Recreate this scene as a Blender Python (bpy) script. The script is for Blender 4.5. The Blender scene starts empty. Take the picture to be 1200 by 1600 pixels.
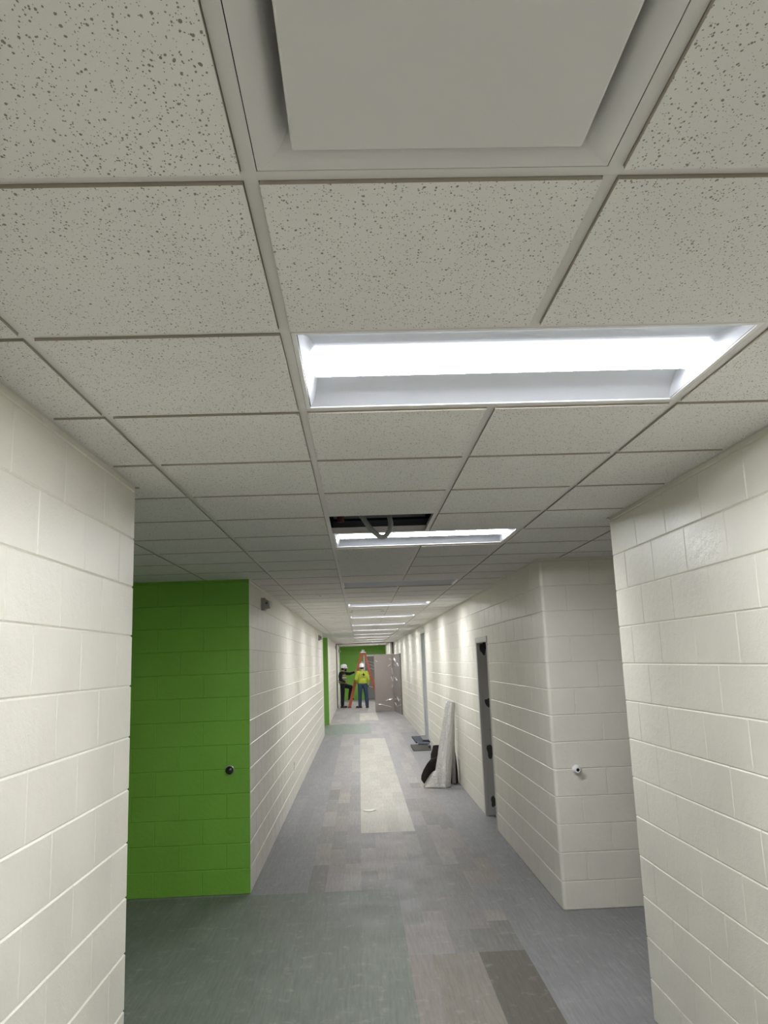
import bpy, math, random
from mathutils import Vector, Matrix, noise
from mathutils.bvhtree import BVHTree
random.seed(7)
SC = bpy.context.scene
COL = SC.collection

# ------------------------------------------------------------------ camera, world, exposure
PITCH, YAW, ROLL, EYE = 0.183924, 0.037036, -0.036845, 1.893738
FPX = 1246.66
fw = Vector((math.sin(YAW)*math.cos(PITCH), math.cos(YAW)*math.cos(PITCH), math.sin(PITCH)))
r0 = Vector((math.cos(YAW), -math.sin(YAW), 0)); u0 = r0.cross(fw)
rr = r0*math.cos(ROLL)+u0*math.sin(ROLL); uu = -r0*math.sin(ROLL)+u0*math.cos(ROLL)
cd = bpy.data.cameras.new('camera'); cam = bpy.data.objects.new('camera', cd); COL.objects.link(cam)
m = Matrix.Identity(4)
for i in range(3):
    m[i][0], m[i][1], m[i][2] = rr[i], uu[i], -fw[i]
m[2][3] = EYE
cam.matrix_world = m
cd.sensor_fit = 'VERTICAL'; cd.sensor_height = 36.0; cd.lens = FPX/1600*36.0
cd.clip_start = 0.02; cd.clip_end = 200
SC.camera = cam
w = bpy.data.worlds.new('world'); SC.world = w; w.use_nodes = True
w.node_tree.nodes['Background'].inputs[0].default_value = (0.02, 0.022, 0.025, 1)
w.node_tree.nodes['Background'].inputs[1].default_value = 0.3
SC.view_settings.view_transform = 'Standard'; SC.view_settings.look = 'None'
SC.view_settings.gamma = 1; SC.view_settings.use_curve_mapping = False
SC.view_settings.exposure = 2.18
SC.cycles.use_denoising = True
SC.cycles.max_bounces = 14; SC.cycles.diffuse_bounces = 10; SC.cycles.glossy_bounces = 5
LAMP_POWER = 15.0

# ------------------------------------------------------------------ dimensions
H = 2.667
T = 0.6096
Y0 = 1.1677
XL2, XL, X0, XM, XR, XR2 = -1.3586, -0.7526, -0.1525, 0.4381, 1.0212, 1.63
WLN, WL, WR, WRN = -0.943, -0.9755, 1.4755, 1.4797
YA, YG, YB, YC = 3.391, 7.237, 4.5317, 6.397
YR1, YR2, YF, YE = 21.87, 25.5, 34.75, 41.5
XLA, XRA, YBACK = -3.9, 5.0, -7.0
CH = 0.2032
def row(k): return Y0 + k*T

# ------------------------------------------------------------------ helpers
class MB:
    def __init__(s): s.v=[]; s.f=[]; s.m=[]
    def add(s, vs, fs, mi=0):
        n=len(s.v); s.v += [tuple(p) for p in vs]
        s.f += [tuple(n+i for i in f) for f in fs]; s.m += [mi]*len(fs); return s
    def box(s, x0,x1,y0,y1,z0,z1, mi=0, M=None):
        P=[Vector((x,y,z)) for x in (x0,x1) for y in (y0,y1) for z in (z0,z1)]
        if M is not None: P=[M@p for p in P]
        return s.add(P,[(0,1,3,2),(4,6,7,5),(0,4,5,1),(2,3,7,6),(0,2,6,4),(1,5,7,3)],mi)
    def tube(s, pts, rad, n=12, mi=0, cap=True, sq=None):
        pts=[Vector(p) for p in pts]; k=len(pts)
        if not hasattr(rad,'__len__'): rad=[rad]*k
        base=[]; prev=None
        for i,p in enumerate(pts):
            t=(pts[min(i+1,k-1)]-pts[max(i-1,0)]).normalized()
            if prev is None:
                a=Vector((0,0,1)) if abs(t.z)<.9 else Vector((1,0,0))
                nx=a.cross(t).normalized()
            else: nx=(prev-t*prev.dot(t)).normalized()
            prev=nx; ny=t.cross(nx)
            for j in range(n):
                A=2*math.pi*j/n
                base.append(p+(nx*math.cos(A)+ny*math.sin(A)*(sq or 1))*rad[i])
        F=[]
        for i in range(k-1):
            for j in range(n):
                F.append((i*n+j,i*n+(j+1)%n,(i+1)*n+(j+1)%n,(i+1)*n+j))
        if cap: F.append(tuple(range(n-1,-1,-1))); F.append(tuple((k-1)*n+j for j in range(n)))
        return s.add(base,F,mi)
    def lathe(s, prof, M=Matrix.Identity(4), n=24, mi=0):
        V=[]; F=[]
        for (r,z) in prof:
            for j in range(n):
                A=2*math.pi*j/n; V.append(M@Vector((r*math.cos(A),r*math.sin(A),z)))
        for i in range(len(prof)-1):
            for j in range(n): F.append((i*n+j,i*n+(j+1)%n,(i+1)*n+(j+1)%n,(i+1)*n+j))
        return s.add(V,F,mi)
    def ell(s, c, r, M=None, n=16, mi=0):
        V=[]; F=[]; h=n//2
        c=Vector(c)
        for i in range(1,h):
            a=math.pi*i/h
            for j in range(n):
                b=2*math.pi*j/n
                p=Vector((r[0]*math.sin(a)*math.cos(b), r[1]*math.sin(a)*math.sin(b), r[2]*math.cos(a)))
                if M is not None: p=M@p
                V.append(c+p)
        tp=Vector((0,0,r[2])); 
        if M is not None: tp=M@tp
        V += [c+tp, c-tp]; a,b=len(V)-2,len(V)-1
        for i in range(h-2):
            for j in range(n): F.append((i*n+j,(i+1)*n+j,(i+1)*n+(j+1)%n,i*n+(j+1)%n))
        for j in range(n):
            F.append((a,j,(j+1)%n)); F.append((b,(h-2)*n+(j+1)%n,(h-2)*n+j))
        return s.add(V,F,mi)
    def cone(s, a, b, ra, rb, n=14, mi=0):
        s.ell(a,(ra,)*3,n=n,mi=mi); s.ell(b,(rb,)*3,n=n,mi=mi)
        s.tube([a,b],[ra,rb],n=n,mi=mi); return s
    def mesh(s, name, mats, smooth=False):
        me=bpy.data.meshes.new(name); me.from_pydata(s.v,[],s.f)
        for mt in (mats if isinstance(mats,(list,tuple)) else [mats]): me.materials.append(mt)
        me.polygons.foreach_set('material_index', s.m)
        if smooth: me.polygons.foreach_set('use_smooth',[True]*len(s.f))
        me.update(); return me
    def build(s, name, mats, parent=None, smooth=False, fixn=True, bevel=0):
        me=s.mesh(name,mats,smooth)
        import bmesh
        if fixn:
            bm=bmesh.new(); bm.from_mesh(me); bmesh.ops.recalc_face_normals(bm,faces=bm.faces); bm.to_mesh(me); bm.free()
        o=bpy.data.objects.new(name,me); COL.objects.link(o)
        if parent is not None:
            o.parent=parent; o.matrix_parent_inverse=Matrix.Translation(parent.location).inverted()
        if bevel:
            b=o.modifiers.new('bevel','BEVEL'); b.width=bevel; b.segments=2; b.limit_method='ANGLE'
        return o
def tag(o,label=None,cat=None,group=None,kind=None):
    if label: o['label']=label
    if cat: o['category']=cat
    if group: o['group']=group
    if kind: o['kind']=kind
    return o
def thing(name,label,cat,loc=(0,0,0),group=None):
    o=bpy.data.objects.new(name,None); COL.objects.link(o); o.location=loc; o.empty_display_size=.1
    return tag(o,label,cat,group)
def struct(o,label=None): return tag(o,label,None,None,'structure')

# ------------------------------------------------------------------ materials
def mat(name, col, rough=.5, metal=0, spec=.5, emit=None, estr=0, coat=0):
    m=bpy.data.materials.new(name); m.use_nodes=True
    b=m.node_tree.nodes['Principled BSDF']
    b.inputs['Base Color'].default_value=(*col,1); b.inputs['Roughness'].default_value=rough
    b.inputs['Metallic'].default_value=metal; b.inputs['Specular IOR Level'].default_value=spec
    b.inputs['Coat Weight'].default_value=coat
    if emit: b.inputs['Emission Color'].default_value=(*emit,1); b.inputs['Emission Strength'].default_value=estr
    return m
def nd(m,t,**k):
    n=m.node_tree.nodes.new(t)
    for a,b in k.items(): setattr(n,a,b)
    return n
def lk(m,a,b): m.node_tree.links.new(a,b)
def coords(m, scale=(1,1,1)):
    tc=nd(m,'ShaderNodeTexCoord'); mp=nd(m,'ShaderNodeMapping'); mp.inputs['Scale'].default_value=scale
    lk(m,tc.outputs['Object'],mp.inputs['Vector']); return mp.outputs[0]
def noisen(m,vec,scale,detail=3,rough=.5):
    n=nd(m,'ShaderNodeTexNoise'); n.inputs['Scale'].default_value=scale; n.inputs['Detail'].default_value=detail
    n.inputs['Roughness'].default_value=rough; lk(m,vec,n.inputs['Vector']); return n.outputs['Fac']
def ramp(m,fac,stops):
    r=nd(m,'ShaderNodeValToRGB'); e=r.color_ramp.elements
    while len(e)<len(stops): e.new(.5)
    for q,(p,c) in zip(e,stops): q.position=p; q.color=(*c,1) if len(c)==3 else c
    lk(m,fac,r.inputs[0]); return r.outputs[0]
def bump(m,fac,strength,dist,prev=None):
    b=nd(m,'ShaderNodeBump'); b.inputs['Strength'].default_value=strength; b.inputs['Distance'].default_value=dist
    lk(m,fac,b.inputs['Height'])
    if prev is not None: lk(m,prev,b.inputs['Normal'])
    return b.outputs[0]
def mixc(m,fac,a,b,mode='MIX'):
    x=nd(m,'ShaderNodeMix',data_type='RGBA',blend_type=mode)
    for s,val in ((0,fac),(6,a),(7,b)):
        if hasattr(val,'is_output'): lk(m,val,x.inputs[s])
        elif s==0: x.inputs[0].default_value=val
        else: x.inputs[s].default_value=(*val,1)
    return x.outputs[2]
def P(m): return m.node_tree.nodes['Principled BSDF']

def painted_block(name,col,rough,var=.06):
    m=mat(name,col,rough)
    v=coords(m)
    n1=noisen(m,v,2.2,3); n2=noisen(m,v,140,3,.6); n3=noisen(m,v,26,3)
    lo=tuple(c*(1-var) for c in col); hi=tuple(min(1,c*(1+var*.6)) for c in col)
    lk(m,ramp(m,n1,[(.3,lo),(.7,hi)]),P(m).inputs['Base Color'])
    vo=nd(m,'ShaderNodeTexVoronoi'); vo.inputs['Scale'].default_value=75; lk(m,v,vo.inputs['Vector'])
    pit=ramp(m,vo.outputs['Distance'],[(0,(0,0,0)),(.16,(1,1,1))])
    b1=bump(m,n2,.5,.0025); b2=bump(m,n3,.5,.005,b1); b3=bump(m,pit,.12,.0015,b2)
    lk(m,b3,P(m).inputs['Normal'])
    lk(m,ramp(m,n1,[(.3,(rough-.06,)*3),(.7,(rough+.1,)*3)]),P(m).inputs['Roughness'])
    return m
M_WALL=painted_block('cream block paint',(.73,.708,.635),.36)
M_GREEN=painted_block('green block paint',(.185,.44,.05),.42)
M_FRAME=mat('grey steel frame paint',(.5,.495,.475),.45)
M_FRAME2=mat('pale steel frame paint',(.66,.68,.68),.5)
M_DARKFR=mat('charcoal frame',(.045,.045,.05),.45)
M_PATCH=mat('dark primer patch',(.035,.04,.042),.6)
M_WHITE=mat('white enamel',(.78,.78,.78),.35)
M_DIFFU=mat('diffuser enamel',(.66,.655,.65),.45)
M_TEE=mat('grid enamel',(.66,.64,.63),.4)
M_REFL=mat('troffer reflector',(.63,.655,.72),.95,spec=0)
M_LENS=mat('lit diffuser lens',(.9,.9,.9),.5,emit=(.97,.985,1.0),estr=LAMP_POWER)
M_RAIL=mat('glowing perforated rail',(.8,.8,.8),.5,emit=(.93,.96,1.0),estr=.5)
M_HOUSE=mat('dark housing steel',(.05,.052,.06),.5,metal=.3)
M_LENSOFF=mat('unlit diffuser lens',(.62,.63,.64),.5)
M_PLEN=mat('plenum deck navy',(.012,.02,.05),.9)
M_STEEL=mat('galvanised steel',(.4,.41,.42),.4,metal=.8)
M_HOSE=mat('grey flexible conduit',(.30,.31,.31),.45)
M_RED=mat('dull red conduit',(.10,.03,.028),.7)
# acoustic tile
M_TILE=mat('fissured acoustic tile',(.7,.685,.66),.85,spec=.2)
def _tile(m):
    v=coords(m)
    nn=nd(m,'ShaderNodeTexNoise'); nn.inputs['Scale'].default_value=60; lk(m,v,nn.inputs['Vector'])
    vm=nd(m,'ShaderNodeVectorMath',operation='MULTIPLY_ADD'); lk(m,nn.outputs['Color'],vm.inputs[0]); vm.inputs[1].default_value=(.006,.006,0); lk(m,v,vm.inputs[2])
    mp=nd(m,'ShaderNodeMapping'); mp.inputs['Scale'].default_value=(1,.72,0); lk(m,vm.outputs[0],mp.inputs['Vector'])
    holes=None
    for sc,rad in ((150,.22),(90,.17),(250,.24),(60,.09)):
        vo=nd(m,'ShaderNodeTexVoronoi'); vo.inputs['Scale'].default_value=sc; lk(m,mp.outputs[0],vo.inputs['Vector'])
        # random size per cell
        mr=nd(m,'ShaderNodeMath',operation='MULTIPLY'); 
        sep=nd(m,'ShaderNodeSeparateColor'); lk(m,vo.outputs['Color'],sep.inputs[0])
        pw=nd(m,'ShaderNodeMath',operation='POWER'); lk(m,sep.outputs[0],pw.inputs[0]); pw.inputs[1].default_value=1.6
        lk(m,pw.outputs[0],mr.inputs[0]); mr.inputs[1].default_value=rad*1.5
        ss=nd(m,'ShaderNodeMath',operation='SUBTRACT'); lk(m,mr.outputs[0],ss.inputs[0]); lk(m,vo.outputs['Distance'],ss.inputs[1])
        mu=nd(m,'ShaderNodeMath',operation='MULTIPLY',use_clamp=True); lk(m,ss.outputs[0],mu.inputs[0]); mu.inputs[1].default_value=22
        if holes is None: holes=mu.outputs[0]
        else:
            mx=nd(m,'ShaderNodeMath',operation='MAXIMUM'); lk(m,holes,mx.inputs[0]); lk(m,mu.outputs[0],mx.inputs[1]); holes=mx.outputs[0]
    n1=noisen(m,v,1.3,2)
    base=ramp(m,n1,[(.3,(.72,.71,.695)),(.7,(.775,.765,.745))])
    lk(m,mixc(m,holes,base,(.27,.255,.225)),P(m).inputs['Base Color'])
    inv=nd(m,'ShaderNodeMath',operation='SUBTRACT'); inv.inputs[0].default_value=1; lk(m,holes,inv.inputs[1])
    b=bump(m,inv.outputs[0],.5,.002); g=noisen(m,v,330,2); lk(m,bump(m,g,.25,.0015,b),P(m).inputs['Normal'])
_tile(M_TILE)
M_TEDGE=mat('raw tile edge',(.38,.345,.295),.9)
# floor
M_FLOOR=mat('vinyl plank floor',(.3,.3,.3),.42,spec=.35)
def _floor(m):
    at=nd(m,'ShaderNodeAttribute',attribute_name='plank_tint')
    v=coords(m); vs=coords(m,(26,1.6,1)); vf=coords(m,(120,6,1))
    st=noisen(m,vs,2.2,4,.6); fi=noisen(m,vf,2.0,3); cl=noisen(m,v,2.6,5,.62); sp=noisen(m,v,9,6,.7)
    c=mixc(m,1,at.outputs['Color'],ramp(m,st,[(.3,(.86,.86,.86)),(.7,(1.13,1.13,1.13))]),'MULTIPLY')
    c=mixc(m,1,c,ramp(m,fi,[(.3,(.93,.93,.93)),(.7,(1.06,1.06,1.06))]),'MULTIPLY')
    c=mixc(m,1,c,ramp(m,cl,[(.3,(.86,.86,.86)),(.72,(1.12,1.11,1.1))]),'MULTIPLY')
    dust=ramp(m,sp,[(.56,(0,0,0)),(.78,(.28,.28,.28))])
    c=mixc(m,dust,c,(.62,.6,.56))
    lk(m,c,P(m).inputs['Base Color'])
    lk(m,ramp(m,cl,[(.3,(.47,)*3),(.7,(.62,)*3)]),P(m).inputs['Roughness'])
    lk(m,bump(m,fi,.12,.001),P(m).inputs['Normal'])
_floor(M_FLOOR)

# ------------------------------------------------------------------ floor planks
PW=.1524; PX=-.0405
rf=random.Random(11)
def sc_(L,k): return [tuple(c*k for c in q) for q in L]
BLUE=[(.228,.232,.25),(.222,.226,.243),(.235,.239,.258)]
GRN=[(.175,.195,.168),(.168,.187,.162),(.18,.2,.173)]
TAU=[(.225,.205,.19),(.185,.176,.167),(.25,.23,.21),(.205,.19,.184),(.235,.212,.208),(.20,.194,.184),(.165,.16,.15)]
BEI=[(.39,.367,.315),(.42,.397,.343),(.365,.343,.297),(.40,.388,.34)]
PNK=[(.225,.2,.172),(.235,.21,.185),(.25,.215,.2)]
DRK=[(.115,.108,.088),(.122,.114,.094)]
TLF=[(.28,.265,.262),(.30,.285,.278),(.265,.258,.255),(.29,.27,.27),(.32,.302,.285)]
TAU=sc_(TAU,1.14); BLUE=[(.232,.232,.24),(.226,.226,.233),(.24,.24,.248)]; BEI=sc_(BEI,1.08)
def zone(x,y):
    if y<5.63:
        if x<.264: return 'G'
        if x<.721: return 'P'
        if x<1.026: return 'D'
        return 'B'
    if y<7.19:
        if x<.264: return 'G'
        return 'T' if x<(1.026 if y<6.5 else .874) else 'B'
    if y<21.93:
        if x<-.497: return 'B'
        if x<.569 and x>-.04 and 9.46<y<20.55: return 'E'
        if x<(1.179 if y<8.3 else 1.026): return 'T' if y<13 else 'F'
        return 'B'
    if y<25.52: return 'H' if x<.264 else 'F'
    if 26.8<y<30.5 and -.04<x<.57: return 'E'
    return 'F'
PAL={'G':GRN,'P':PNK,'D':DRK,'B':BLUE,'T':TAU,'E':BEI,'F':TLF,'H':[(.195,.232,.19),(.2,.238,.196)]}
YBR=[YBACK,5.63,6.5,7.19,8.3,9.46,13,20.55,21.93,25.52,26.8,30.5,42]
mb=MB(); tints=[]
i0=int((XLA-PX)//PW); i1=int((XRA-PX)//PW)+1
for i in range(i0,i1):
    xa,xb=PX+i*PW,PX+(i+1)*PW; xc=(xa+xb)/2
    segs=[]
    for a,b in zip(YBR[:-1],YBR[1:]):
        z=zone(xc,(a+b)/2)
        if segs and segs[-1][2]==z: segs[-1][1]=b
        else: segs.append([a,b,z])
    for a,b,z in segs:
        y=a; first=True
        while y<b-1e-4:
            L=.914 if not first else .914*rf.choice((.34,.5,.67,1)) 
            if z=='D' or z=='P': L=.914
            y2=min(b,y+(L if z!='F' else L)); first=False
            if b-y2<.12: y2=b
            c=rf.choice(PAL[z]); j=rf.uniform(.97,1.03)
            if z=='P': c=PNK[i%3]
            mb.add([(xa,y,0),(xb,y,0),(xb,y2,0),(xa,y2,0)],[(0,1,2,3)])
            tints.append((c[0]*j,c[1]*j,c[2]*j,1)); y=y2
n_top=len(mb.f)
mb.box(i0*PW+PX,i1*PW+PX,YBACK,42,-.2,-.002); tints += [(.2,.2,.2,1)]*6
fl=mb.build('floor',M_FLOOR,fixn=False); struct(fl)
ca=fl.data.color_attributes.new('plank_tint','FLOAT_COLOR','CORNER')
buf=[]
for p,t in zip(fl.data.polygons,tints):
    for _ in range(p.loop_total): buf+=list(t)
ca.data.foreach_set('color',buf)

# ------------------------------------------------------------------ concrete block walls
def block_strip(mb, path, z0, z1, corner_s, side, mi=0, deep=.005, vdeep=.0038):
    """path in plan; side=+1 room on the left of the direction, -1 on the right."""
    pts=[Vector(p) for p in path]; S=[0]
    for a,b in zip(pts[:-1],pts[1:]): S.append(S[-1]+(b-a).length)
    tot=S[-1]; segn=[]
    for a,b in zip(pts[:-1],pts[1:]):
        t=(b-a).normalized(); segn.append(Vector((-t.y,t.x))*side)
    def at(s,off):
        for i in range(len(S)):
            if abs(s-S[i])<1e-6:
                if i==0: n=segn[0]
                elif i==len(S)-1: n=segn[-1]
                else:
                    n=segn[i-1]+segn[i]; n=n/(1+segn[i-1].dot(segn[i]))
                return pts[i]+n*off
        for i in range(len(S)-1):
            if s<S[i+1]:
                q=(s-S[i])/(S[i+1]-S[i]); return pts[i].lerp(pts[i+1],q)+segn[i]*off
        return pts[-1]+segn[-1]*off
    w_=.0045; g=.0055
    k=int(z0/CH+1e-6)
    while k*CH<z1-1e-6:
        za,zb=k*CH,(k+1)*CH
        zl=[(za,-deep),(za+g,0),(zb-g,0),(zb,-deep)]
        if za<z0-1e-6: zl=[(z0,0),(zb-g,0),(zb,-deep)]
        if zb>z1+1e-6:
            zl=[q for q in zl if q[0]<z1-1e-4]+[(z1,0)]
        first=CH if (k%2==1) else 2*CH
        js=[]
        s=corner_s+first
        while s<tot-.03: js.append(s); s+=2*CH
        s=corner_s-first
        while s>.03: js.append(s); s-=2*CH
        bs={round(x,6):0 for x in S}
        for j in js:
            if j<.02 or j>tot-.02: continue
            if any(abs(j-x)<.03 and 0<x<tot for x in S): continue
            bs[round(j-w_,6)]=0; bs[round(j,6)]=-vdeep; bs[round(j+w_,6)]=0
        sl=sorted(bs.items())
        n=len(sl); V=[]
        for z,oz in zl:
            for s_,os_ in sl:
                sx=next((x for x in S if abs(x-s_)<2e-6),s_)
                p=at(sx,min(oz,os_)); V.append((p.x,p.y,z))
        F=[]
        for a in range(len(zl)-1):
            for b in range(n-1):
                q=(a*n+b,a*n+b+1,(a+1)*n+b+1,(a+1)*n+b)
                F.append(q if side<0 else q[::-1])
        mb.add(V,F,mi); k+=1
ZT=H+.02
def wall(name, segs, mats=M_WALL):
    mb=MB()
    for s in segs: block_strip(mb,*s)
    # reverse orientation check is not needed: the faces are two sided
    o=mb.build(name,mats,fixn=False); return struct(o)
wall('wall_left_near',[([(WLN,YBACK),(WLN,YA),(XLA,YA)],0,ZT,YA-YBACK,-1)])
wall('wall_left_alcove',[([(XLA,YA),(XLA,YG)],0,ZT,0,-1)])
wall('wall_left_green',[([(XLA,YG),(WL,YG)],0,ZT,WL-XLA,-1)],M_GREEN)
wall('wall_left_middle',[([(WL,YG),(WL,YR1),(-3.0,YR1)],0,ZT,0,-1),([(-3.0,YR1),(-3.0,YR2)],0,ZT,0,-1)])
wall('wall_left_green_far',[([(-3.0,YR2),(-.985,YR2)],0,ZT,2.015,-1)],M_GREEN)
wall('wall_left_far',[([(-.985,YR2),(-.985,YF)],0,ZT,0,-1),([(-.985,YF),(-.985,YE)],0,ZT,0,-1)])
# end wall with a door opening
DX0,DX1,DZ=.22,1.14,2.13
wall('wall_end',[([(-.985,YE),(DX0,YE)],0,ZT,0,-1),([(DX1,YE),(1.34,YE)],0,ZT,0,-1),([(DX0,YE),(DX1,YE)],DZ,ZT,0,-1)],M_GREEN)
# right side: bullnose corner, then the corridor wall with two openings
arc=[]; R_=.028
for i in range(7):
    a=math.pi/2*i/6
    arc.append((WR+R_-R_*math.sin(a), YC+R_-R_*math.cos(a)))
D1=(9.27,10.2,2.13); D2=(18.0,19.3,2.55)
seg0=[(XRA,YC)]+arc+[(WR,D1[0])]
cs=XRA-WR-R_*.2
wall('wall_right',[(seg0,0,ZT,cs,+1),
    ([(WR,D1[0]),(WR,D1[1])],D1[2],ZT,-.1,+1),
    ([(WR,D1[1]),(WR,D2[0])],0,ZT,.06,+1),
    ([(WR,D2[0]),(WR,D2[1])],D2[2],ZT,.0,+1),
    ([(WR,D2[1]),(WR,YF),(1.34,YF)],0,ZT,.1,+1),
    ([(1.34,YF),(1.34,YE)],0,ZT,0,+1)])
wall('wall_right_near',[([(WRN,YBACK),(WRN,YB),(XRA,YB)],0,ZT,YB-YBACK,+1),([(XRA,YB),(XRA,YC)],0,ZT,0,+1)])
wall('wall_back',[([(WLN,YBACK),(WRN,YBACK)],0,ZT,0,+1)])

def door_frame(name, y0,y1,ztop, mt, patches=False):
    root=bpy.data.objects.new(name,None); COL.objects.link(root); root.location=(WR,(y0+y1)/2,0)
    struct(root,'grey steel door frame set in the right block wall' if patches else 'pale steel lined opening far along the right wall')
    D=.22
    for side in (0,1):
        mb=MB(); ys=y1 if side else y0; sg=-1 if side else 1
        # profile: face, jamb, stop
        prof=[(-.004,0),(-.004,.05),(.0,.066),(.030,.066),(.034,.05),(.15,.05),(D,.05),(D,0)]
        V=[(WR+x,ys+sg*(y-.002),z) for z in (0,ztop) for x,y in prof]; n=len(prof)
        F=[(i,(i+1)%n,n+(i+1)%n,n+i) for i in range(n)]+[tuple(range(n)),tuple(range(2*n-1,n-1,-1))]
        mb.add(V,F); jb=mb.build('jamb',mt,root)
        if patches and side==1:
            for (cx,cz,rx,rz) in ((.083,2.0,.040,.075),(.105,1.335,.036,.052),(.115,1.01,.012,.02),(.1,.75,.042,.085),(.108,.16,.036,.062)):
                p=MB(); V=[]
                for j in range(18):
                    A=2*math.pi*j/18; q=1+.18*math.sin(3*A+cz*9)+.09*math.sin(5*A+cz)
                    V.append((cx+rx*q*math.cos(A),cz+rz*q*math.sin(A)))
                yj=ys-.05+.002
                VV=[(WR+a,yj+.0005,b) for a,b in V]+[(WR+a,yj-.0025,b) for a,b in V]
                VV=[(max(a,WR+.036),b,c) for a,b,c in VV]
                p.add(VV,[tuple(range(18)),tuple(range(35,17,-1))]+[(j,(j+1)%18,18+(j+1)%18,18+j) for j in range(18)])
                o=p.build('strike_plate' if rx<.02 else 'primer_patch',M_STEEL if rx<.02 else M_PATCH,jb)
    mb=MB()
    prof=[(-.004,0),(-.004,.05),(.0,.066),(.030,.066),(.034,.05),(.15,.05),(D,.05),(D,0)]
    V=[(WR+x,yy,ztop+.002-z) for yy in (y0,y1) for x,z in prof]; n=len(prof)
    F=[(i,(i+1)%n,n+(i+1)%n,n+i) for i in range(n)]+[tuple(range(n)),tuple(range(2*n-1,n-1,-1))]
    mb.add(V,F); mb.build('header',mt,root)
    # the small dark room behind
    a=MB(); xb=WR+D+1.8
    for bx in ((WR+D,xb,y0-.62,y0-.6),(WR+D,xb,y1+.6,y1+.62),(xb,xb+.02,y0-.62,y1+.62)):
        a.box(bx[0],bx[1],bx[2],bx[3],0,ZT)
    a.box(WR+D,xb,y0-.62,y1+.62,ztop+.3,ztop+.32)
    struct(a.build('wall_'+('store_room' if patches else 'side_room'),M_WALL))
door_frame('door_1',*D1,M_FRAME,True)
door_frame('door_2',*D2,M_FRAME2,False)

# cross corridor door frame: dark jambs and head
r_=bpy.data.objects.new('door_3',None); COL.objects.link(r_); r_.location=(0,YF,0); struct(r_,'charcoal cross-corridor frame beside the workers')
MB().box(-.985-.02,-.985+.035,YF-.09,YF+.05,0,H-.002).build('jamb',M_DARKFR,r_,bevel=.004)
MB().box(WR-.055,WR+.01,YF-.09,YF-.002,0,H-.002).build('jamb',M_DARKFR,r_,bevel=.004)
MB().box(-.95,WR-.055,YF-.09,YF-.002,H-.03,H-.002).build('header',M_DARKFR,r_,bevel=.004)

# ------------------------------------------------------------------ suspended ceiling
LIGHT_ROWS=[1+5*n for n in range(-3,13)]
colX=[XLA]+[XL2-T*i for i in range(4,0,-1)]+[XL2,XL,X0,XM,XR,XR2]+[XR2+T*i for i in range(1,6)]+[XRA]
YBRK=[YBACK,YA,YB,YC,YG,YR1,YR2,YF,YE]
MW=.022
def xrange_at(y):
    l=WLN if y<YA else (XLA if y<YG else (WL if y<YR1 else (-3.0 if y<YR2 else -.985)))
    r=WRN if y<YB else (XRA if y<YC else (WR if y<YF else 1.34))
    return l,r
open_cells=set(); skip=set()
OPEN=(5,X0,XM); LIFT=(8,X0,XM)
DIFF=[(-1,X0,XM),(18,X0,XM)]
LASTOPEN=(60,XM,XR)
tiles=MB()
G_=.0135
def add_tile(x0,x1,y0,y1,M=None,dst=None):
    dst=dst or tiles
    dst.box(x0,x1,y0,y1,H-.0072,H+.012,1,M)
    pass
    n=len(dst.m)-6
    for i,f in enumerate(dst.f[-6:]):
        if all(dst.v[j][2]<H+.001 for j in f) or (M is not None and i==4): dst.m[n+i]=0
        else: dst.m[n+i]=1
kmin=int((YBACK-Y0)//T); kmax=int((YE-Y0)//T)
for k in range(kmin,kmax+1):
    ya,yb=row(k)+G_,row(k+1)-G_
    for xa_,xb_ in zip(colX[:-1],colX[1:]):
        if k in LIGHT_ROWS and X0-.01<=xa_<XR-.01: continue
        key=(k,xa_,xb_)
        if key in (OPEN,LIFT,LASTOPEN) or key in DIFF: continue
        xa,xb=xa_+G_,xb_-G_
        cuts=[ya]+[y for y in YBRK if ya<y<yb]+[yb]
        for a,b in zip(cuts[:-1],cuts[1:]):
            l,r=xrange_at((a+b)/2)
            # keep clear of walls that face along the corridor
            aa,bb=a,b
            lo,hi=max(xa,l+MW),min(xb,r-MW)
            if hi-lo<.01: continue
            if abs(a-YA)<1e-6 and xb_<=WLN: aa=YA+MW
            if abs(a-YB)<1e-6 and xa_>=WR: aa=YB+MW
            if abs(b-YC)<1e-6 and xa_>=WR: bb=YC-MW
            if abs(b-YG)<1e-6 and xb_<=WL+.3 and xb_<=-.7:
                if lo<WL: # wide piece in front of the green wall, remainder beside it
                    add_tile(lo,min(hi,WL),aa,YG-MW)
                    if hi>WL+MW: add_tile(WL,hi,aa,bb)
                    continue
            if abs(a-YR1)<1e-6 and xb_<=WL: aa=YR1+MW
            if abs(b-YR2)<1e-6 and xb_<=WL: bb=YR2-MW
            add_tile(lo,hi,aa,bb)
# one tile sits askew on the grid, its near edge lifted
Ml=Matrix.Translation((0,row(8),H))@Matrix.Rotation(math.radians(-2.2),4,'X')@Matrix.Translation((0,-row(8),-H))
add_tile(X0+G_,XM-G_,row(8)+G_,row(9)-G_,Matrix.Translation((0,0,.014))@Ml)
ceil=tiles.build('ceiling',[M_TILE,M_TEDGE]); struct(ceil)
g=MB(); TW=.012
def tee_x(y,x0,x1): g.box(x0,x1,y-TW,y+TW,H,H+.0015); g.box(x0,x1,y-.003,y+.003,H+.0015,H+.035)
def tee_y(x,y0,y1): g.box(x-TW,x+TW,y0,y1,H-.0003,H+.0012); g.box(x-.003,x+.003,y0,y1,H+.0012,H+.038)
for x in (XL,X0,XR): tee_y(x,YBACK,YE)
for k in range(kmin,kmax+1):
    if k in LIGHT_ROWS: continue
    tee_y(XM,row(k)+TW,row(k+1)-TW)
for i in range(0,5): tee_y(XL2-T*i,YA,YG)
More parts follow.
